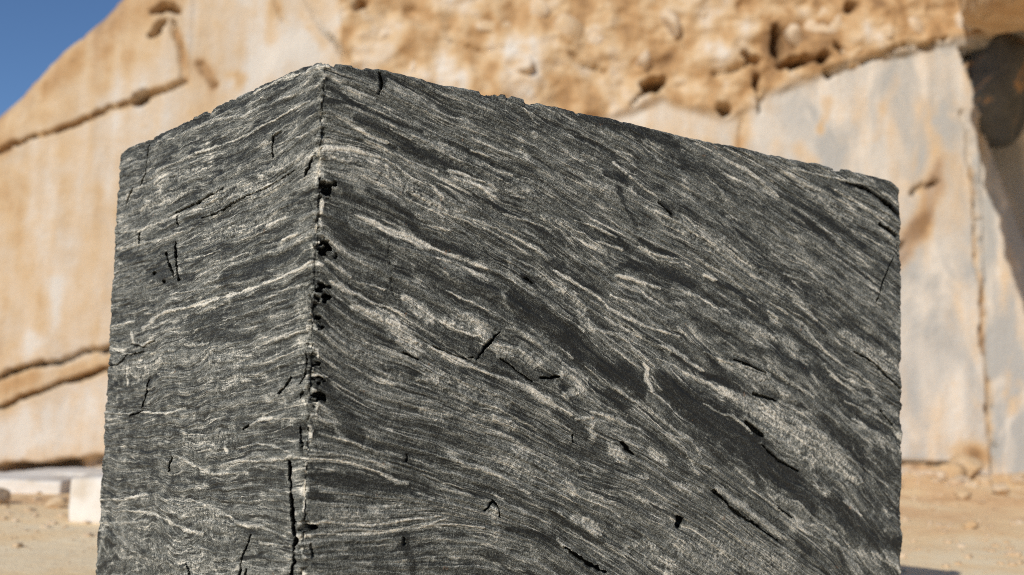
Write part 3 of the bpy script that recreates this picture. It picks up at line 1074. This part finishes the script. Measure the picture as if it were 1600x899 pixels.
for i in range(len(q)):
    c = lines[:, i]
    col = np.interp(Z[:, i], c, lev)
    lo = Z[:, i] < c[0]; hi = Z[:, i] > c[-1]
    col = np.where(lo, lev[0] + (Z[:, i] - c[0]), col); col = np.where(hi, lev[-1] + (Z[:, i] - c[-1]), col)
    U[:, i] = col
U += 0.016 * fbm(Q * 2.2, Z * 2.6, 11, 3) + 0.006 * fbm(Q * 9, Z * 11, 12, 2)
swirl = sstep(-0.2, -0.7, Q) * sstep(1.45, 1.0, Z)
U += 0.0022 * fbm(Q * 60, Z * 60, 14, 2)
U += swirl * 0.03 * fbm(Q * 4.5, Z * 5.5, 13, 3)
# base tone
s1 = fbm(U * 16, Q * 1.3, 21, 3)
s2 = np.tanh(2.4 * fbm(U * 62, Q * 3.0, 22, 2)) * 0.62
s3 = np.tanh(2.4 * fbm(U * 105, Q * 5.5, 23, 1)) * 0.62
gr = vnoise(Q * 120, Z * 120, 24)
mot = fbm(Q * 30, Z * 38, 26, 3, 0.6)
lamin = np.clip(0.95 + 0.7 * fbm(Q * 2.6, Z * 3.2, 28, 2), 0.35, 1.5) * (1 - 0.45 * swirl)
tone = 0.385 + 0.14 * s1 + lamin * (0.13 * s2 + 0.14 * s3) + 0.06 * gr + (0.13 + 0.12 * swirl) * mot
R = Raster(q, zz, Q + 0.008 * fbm(Q * 30, Z * 40, 91, 4, 0.7), Z + 0.0055 * fbm(Q * 22, Z * 40, 92, 4, 0.7), 0.42, 0.74)
relief = 0.0034 * (s2 + 0.6 * s3) + 0.0035 * fbm(Q * 5, Z * 5, 93, 3) + 0.0012 * gr
brk = fbm(U * 60, Q * 12, 95, 3)
edgew = fbm(Q * 70, Z * 70, 96, 2)
spk = vnoise(Q * 120, Z * 120, 97) * 0.6 + vnoise(Q * 230, Z * 230, 98) * 0.4
for amp, pts in parse(DARKS):
    r = R.line(pts, 0.03)
    if r:
        sl, d, hw, _ = r
        m = sstep(1.35, 0.45, d / np.maximum(hw, 1e-6) + 0.35 * edgew[sl] + 0.3 * brk[sl])
        tone[sl] = tone[sl] * (1 - 0.92 * m) + (amp - 0.08 + 0.40 * (tone[sl] - 0.385)) * 0.92 * m
for amp, pts in parse(PATCHES):
    r = R.line(pts, 0.03)
    if r:
        sl, d, hw, _ = r
        m = sstep(1.25, 0.55, d / np.maximum(hw, 1e-6) + 0.45 * edgew[sl] + 0.45 * brk[sl])
        tone[sl] = tone[sl] * (1 - 0.85 * m) + (amp * 0.93 + 0.05 + 0.40 * spk[sl] + 0.30 * (tone[sl] - 0.385)) * 0.85 * m
        relief[sl] += 0.0018 * m + 0.004 * m * spk[sl] * (amp - 0.4)
for amp, pts in parse(VEINS):
    r = R.line(pts, 0.012)
    if r:
        sl, d, hw, _ = r
        w = np.maximum(hw * np.clip(0.78 + 0.4 * edgew[sl] + 0.7 * vnoise(Q[sl] * 14, Z[sl] * 20, 99), 0.3, 2), 0.0014) + 0.0010
        m = sstep(1.45, 0.55, d / w) * np.clip(1.15 + 0.7 * brk[sl], 0.3, 1)
        tone[sl] = tone[sl] * (1 - m) + (amp * 1.05 + 0.03 + 0.22 * spk[sl]) * m
        relief[sl] += 0.0020 * m
cav = np.zeros_like(relief)          # depth of cracks and pits
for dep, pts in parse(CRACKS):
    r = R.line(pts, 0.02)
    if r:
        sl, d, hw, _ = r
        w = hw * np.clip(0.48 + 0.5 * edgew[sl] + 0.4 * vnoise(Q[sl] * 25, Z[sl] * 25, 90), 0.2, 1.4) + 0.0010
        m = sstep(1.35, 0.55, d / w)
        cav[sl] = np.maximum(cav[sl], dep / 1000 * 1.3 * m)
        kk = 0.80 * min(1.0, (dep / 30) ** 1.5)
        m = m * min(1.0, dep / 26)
        tone[sl] = tone[sl] * (1 - kk * m) - 0.15 * kk * m  # painted shade: crack interiors get a near-black tone, stronger where deeper
        lip = np.exp(-((d / w - 1.9) / 0.5) ** 2)
        relief[sl] += 0.0008 * lip
ragged = fbm(Q * 30, Z * 42, 87, 3, 0.65)
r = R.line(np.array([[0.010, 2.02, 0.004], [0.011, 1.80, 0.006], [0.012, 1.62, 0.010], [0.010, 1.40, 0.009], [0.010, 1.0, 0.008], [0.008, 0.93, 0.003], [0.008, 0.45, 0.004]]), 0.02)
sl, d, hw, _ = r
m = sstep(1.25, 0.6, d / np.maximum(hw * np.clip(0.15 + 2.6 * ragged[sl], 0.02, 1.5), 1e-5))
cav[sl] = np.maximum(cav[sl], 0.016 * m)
tone[sl] = tone[sl] * (1 - 0.45 * m) + 0.06 * 0.45 * m  # shade inside the ragged groove is also painted into the tone
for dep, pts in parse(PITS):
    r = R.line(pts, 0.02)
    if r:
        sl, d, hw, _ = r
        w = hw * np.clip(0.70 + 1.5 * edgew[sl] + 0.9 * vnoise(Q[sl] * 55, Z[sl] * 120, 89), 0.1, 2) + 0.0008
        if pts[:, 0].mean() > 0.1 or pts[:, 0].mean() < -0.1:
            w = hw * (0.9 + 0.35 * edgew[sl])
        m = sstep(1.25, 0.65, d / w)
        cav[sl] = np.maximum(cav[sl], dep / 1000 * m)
        tone[sl] = tone[sl] * (1 - 0.7 * m) + 0.02 * m  # pits painted dark to stand for the shade in their hollows
# broken arrises
def arris(q0, amp, wid, sc, seed):
    g = np.exp(-((Q - q0) / wid) ** 2)
    n = fbm(Z * sc, Q * sc * 1.5, seed, 4, 0.6)
    return -amp * g * np.clip(0.15 + n * 1.3, 0, 1)
chip0 = -arris(0.0, 1.0, 0.022, 26, 201)
tone = tone + 1.6 * chip0 * np.clip(0.25 + vnoise(Q * 60, Z * 75, 88), -0.4, 0.7) * (tone > 0.1)
relief += arris(0.0, 0.024, 0.024, 26, 201) + arris(-BW, 0.022, 0.03, 16, 202) + arris(BL, 0.016, 0.03, 14, 203)
topg = np.exp(-((Z - ZT_B) / 0.022) ** 2)
relief += -topg * (0.004 + 0.022 * sstep(0.0, 0.6, fbm(Q * 3.5, Z * 2, 206, 2))) * np.clip(0.05 + 1.3 * fbm(Q * 24, Z * 10, 205, 4, 0.6), 0, 1)
# smooth drilled half-barrel beside the arris
hb = np.exp(-((Q + 0.042) / 0.018) ** 2) * sstep(1.12, 1.2, Z) * sstep(1.52, 1.40, Z)
relief -= 0.010 * hb
relief = np.where(Z < 0.3, 0.004 * fbm(Q * 5, Z * 5, 93, 3), relief)
relief = relief - cav
# positions
RC, RT = 0.016, 0.012
def path(qv):
    D1_, D2_ = D1, D2
    A2 = CA[:2]; Cc = A2 + BW * D2_; Bc = A2 + BL * D1_
    x = np.zeros((len(qv), 2)); n = np.zeros((len(qv), 2))
    faces = [(qv < -BW, Cc, -D1_, D2_, -BW), ((qv >= -BW) & (qv < 0), A2, -D2_, -D1_, 0.0), ((qv >= 0) & (qv < BL), A2, D1_, -D2_, 0.0), (qv >= BL, Bc, D2_, D1_, BL)]
    for m, O, T, Nn, q0 in faces:
        x[m] = O + np.outer(qv[m] - q0, T); n[m] = Nn
    for qc, corner, Na, Nb in ((-BW, Cc, D2_, -D1_), (0.0, A2, -D1_, -D2_), (BL, Bc, -D2_, D1_)):
        m = np.abs(qv - qc) < RC
        ph = (qv[m] - qc + RC) / (2 * RC) * math.pi / 2
        nn = np.outer(np.cos(ph), Na) + np.outer(np.sin(ph), Nb)
        x[m] = corner - RC * (np.array(Na) + np.array(Nb)) + RC * nn
        n[m] = nn
    return x, n
px, pn = path(q)
psi = np.arcsin(np.clip((zz - (ZT_B - RT)) / RT, 0, 1))
cps, sps = np.cos(psi), np.sin(psi)
sag = -0.009 * np.exp(-((q - 0.01) / 0.10) ** 2) - 0.012 * np.exp(-((q + 0.6) / 0.5) ** 2) * 0 - 0.010 * np.exp(-((q + BW) / 0.08) ** 2) - 0.018 * np.exp(-((q - BL) / 0.06) ** 2) - 0.006 * np.exp(-((q - 0.35) / 0.12) ** 2)
sag = sag + 0.009 * fbm(q * 4, q * 0, 207, 5, 0.55)
hx = px[None, :, 0] - RT * pn[None, :, 0] + (RT * cps[:, None] + relief * cps[:, None]) * pn[None, :, 0]
hy = px[None, :, 1] - RT * pn[None, :, 1] + (RT * cps[:, None] + relief * cps[:, None]) * pn[None, :, 1]
# the cracks dip into the block at a slant, away from the front arris
tang = np.where((q < 0)[:, None], D2[None, :], D1[None, :])
slant = np.where(Q < 0, 1.7, 0.85) * sstep(0.012, 0.05, np.abs(Q)) * cav * (np.abs(Q) < 10)
slant = slant * ((Q > -BW + 0.06) & (Q < BL - 0.06))
hx = hx + slant * tang[None, :, 0]
hy = hy + slant * tang[None, :, 1]
hz = Z + relief * sps[:, None] + sag[None, :] * sstep(ZT_B - 0.35, ZT_B, Z)
P = np.stack([hx, hy, hz], -1).reshape(-1, 3)
Rn, Cn = Z.shape
idx = np.arange(Rn * Cn, dtype=np.int32).reshape(Rn, Cn)
quads = np.stack([idx[:-1, :-1], idx[:-1, 1:], idx[1:, 1:], idx[1:, :-1]], -1).reshape(-1, 4)
# the back, the bed and the top of the block
A2 = CA[:2]
ins = 0.011
cr = [A2 + ins * (D1 + D2), A2 + D1 * (BL - ins) + D2 * ins, A2 + D1 * (BL - ins * 0.3) + D2 * BW, A2 + D1 * ins + D2 * (BW - ins * 0.3)]
core = np.array([[c[0], c[1], z] for z in (-0.05, ZT_B - 0.04) for c in cr])
base = len(P)
cq = np.array([[0, 3, 2, 1], [4, 5, 6, 7], [1, 2, 6, 5], [2, 3, 7, 6]]) + base
P = np.vstack([P, core]); quads = np.vstack([quads, cq])
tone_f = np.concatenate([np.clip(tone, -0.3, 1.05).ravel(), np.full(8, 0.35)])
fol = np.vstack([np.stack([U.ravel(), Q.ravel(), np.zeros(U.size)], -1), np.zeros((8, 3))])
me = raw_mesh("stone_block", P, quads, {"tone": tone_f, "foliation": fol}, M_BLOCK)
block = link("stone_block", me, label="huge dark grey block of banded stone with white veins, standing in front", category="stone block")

# ------------------------------------------------------------------ loose stones on the quarry floor
def place(name, me, x, y, s, rz, label, cat, group=None, sink=0.2):
    z = float(ground_height(np.array([x]), np.array([y]))[0])
    o = link(name, me, label=label, category=cat)
    if group:
        o["group"] = group
    o.location = (x, y, z + s[2] * (1 - sink)); o.scale = s; o.rotation_euler = (0, 0, rz)
    return o
def box_stone(name, sx, sy, sz, seed, mat, amp=0.02, round_=0.06):
    bm = bmesh.new()
    bmesh.ops.create_cube(bm, size=1.0)
    for v in bm.verts:
        v.co = Vector((v.co.x * sx, v.co.y * sy, (v.co.z + 0.5) * sz))
    bmesh.ops.bevel(bm, geom=list(bm.edges), offset=round_, segments=3, affect='EDGES', profile=0.6)
    for k in range(4):
        bmesh.ops.subdivide_edges(bm, edges=[e for e in bm.edges if e.calc_length() > 0.07], cuts=1, use_grid_fill=True)
    bmesh.ops.triangulate(bm, faces=[f for f in bm.faces if len(f.verts) > 4])
    bm.normal_update()
    co = np.array([v.co[:] for v in bm.verts]); no = np.array([v.normal[:] for v in bm.verts])
    co = co + no * (amp * fbm(co[:, 0] * 5 + co[:, 1] * 3, co[:, 2] * 6 + co[:, 1] * 4, seed, 4))[:, None]
    for v, c in zip(bm.verts, co):
        v.co = c
    me = bpy.data.meshes.new(name); bm.to_mesh(me); bm.free()
    me.materials.append(mat)
    me.polygons.foreach_set("use_smooth", np.ones(len(me.polygons), dtype=bool))
    return me

def gz(x, y):
    return float(ground_height(np.array([x]), np.array([y]))[0])
o = link("cut_stone", box_stone("cut_stone", 0.85, 0.6, 0.40, 11, M_PALE), label="white cut stone half hidden behind the left edge of the dark block", category="stone")
o.location = (-3.13, 9.85, gz(-3.13, 9.85) - 0.02); o.rotation_euler = (0, 0, math.radians(-8))
o = link("stone_slab", box_stone("stone_slab", 3.4, 0.9, 0.20, 12, M_PALE, 0.015, 0.03), label="long flat cream slab lying under the lower left of the cliff", category="slab")
o.location = (-6.35, 12.5, gz(-6.35, 12.5) - 0.02); o.rotation_euler = (0, math.radians(1.5), math.radians(4))
o = link("stone_slab", box_stone("stone_slab", 3.0, 1.0, 0.22, 13, M_PALE, 0.015, 0.03), label="second cream slab behind the white cut stone, beneath the dark joint", category="slab")
o.location = (-4.2, 13.6, gz(-4.2, 13.6) - 0.02); o.rotation_euler = (0, math.radians(-2), math.radians(-7))

bm_ = [rock_mesh("boulder", 400 + k, M_RUST, 3) for k in range(5)]
spots = [(-4.12, 10.75, 0.09, "dark edged stone on the rubble left of the white cut stone"),
         (-4.75, 10.9, 0.13, "rounded tan stone at the far left, below the flat slab"),
         (-4.35, 9.2, 0.07, "small tan stone lowest at the left edge of the photo"),
         (6.75, 17.9, 0.26, "orange boulder at the foot of the vertical joint on the right"),
         (7.2, 18.4, 0.30, "largest orange boulder heaped right of the vertical joint"),
         (5.6, 14.4, 0.10, "cream stone on the rubble beside the right edge of the dark block"),
         (6.4, 15.2, 0.12, "tan stone in the middle of the rubble on the right"),
         (5.6, 12.4, 0.09, "small ochre stone in front of the rubble on the right"),
         (4.35, 11.0, 0.07, "pale pebble sized stone just beyond the block's shadow")]
for k, (x, y, s, lab) in enumerate(spots):
    place("boulder", bm_[k % 5], x, y, (s * 1.25, s, s * 0.75), k * 1.3, lab, "boulder", sink=0.35)

# crushed stone nobody could count: one mesh of small chips
rs = np.random.default_rng(5)
tm = rock_mesh("chip", 77, M_RUST, 1, 0.1, 6)
tv = np.array([v.co[:] for v in tm.vertices]); tf = np.array([p.vertices[:] for p in tm.polygons])
bpy.data.meshes.remove(tm)
VV, FF = [], []
for k in range(1300):
    if rs.random() < 0.42:
        y = rs.uniform(8, 19.3); x = y * rs.uniform(-0.52, -0.33)
    elif rs.random() < 0.8:
        y = rs.uniform(8.0, 19.3); x = y * rs.uniform(0.31, 0.52)
    else:
        y = rs.uniform(3, 19.3); x = rs.uniform(-9, 9)
        if -2.2 < x < 2.2 and 2.5 < y < 7: continue
    s = 0.010 + 0.04 * rs.random() ** 3
    if y > 16.0 and rs.random() < 0.6:
        s = 0.04 + 0.12 * rs.random() ** 2
    a = rs.uniform(0, 6.28)
    c, sn = math.cos(a), math.sin(a)
    v = tv * [s * rs.uniform(0.8, 1.5), s, s * rs.uniform(0.5, 0.9)]
    v = np.stack([v[:, 0] * c - v[:, 1] * sn, v[:, 0] * sn + v[:, 1] * c, v[:, 2]], -1) + [x, y, gz(x, y) + s * 0.25]
    FF.append(tf + len(VV) * len(tv)); VV.append(v)
V_ = np.vstack(VV); F_ = np.vstack(FF)
me = bpy.data.meshes.new("rubble")
me.from_pydata(V_.tolist(), [], F_.tolist()); me.materials.append(M_RUST)
link("rubble", me, kind="stuff", label="crushed tan stone scattered over the quarry floor", category="rubble")
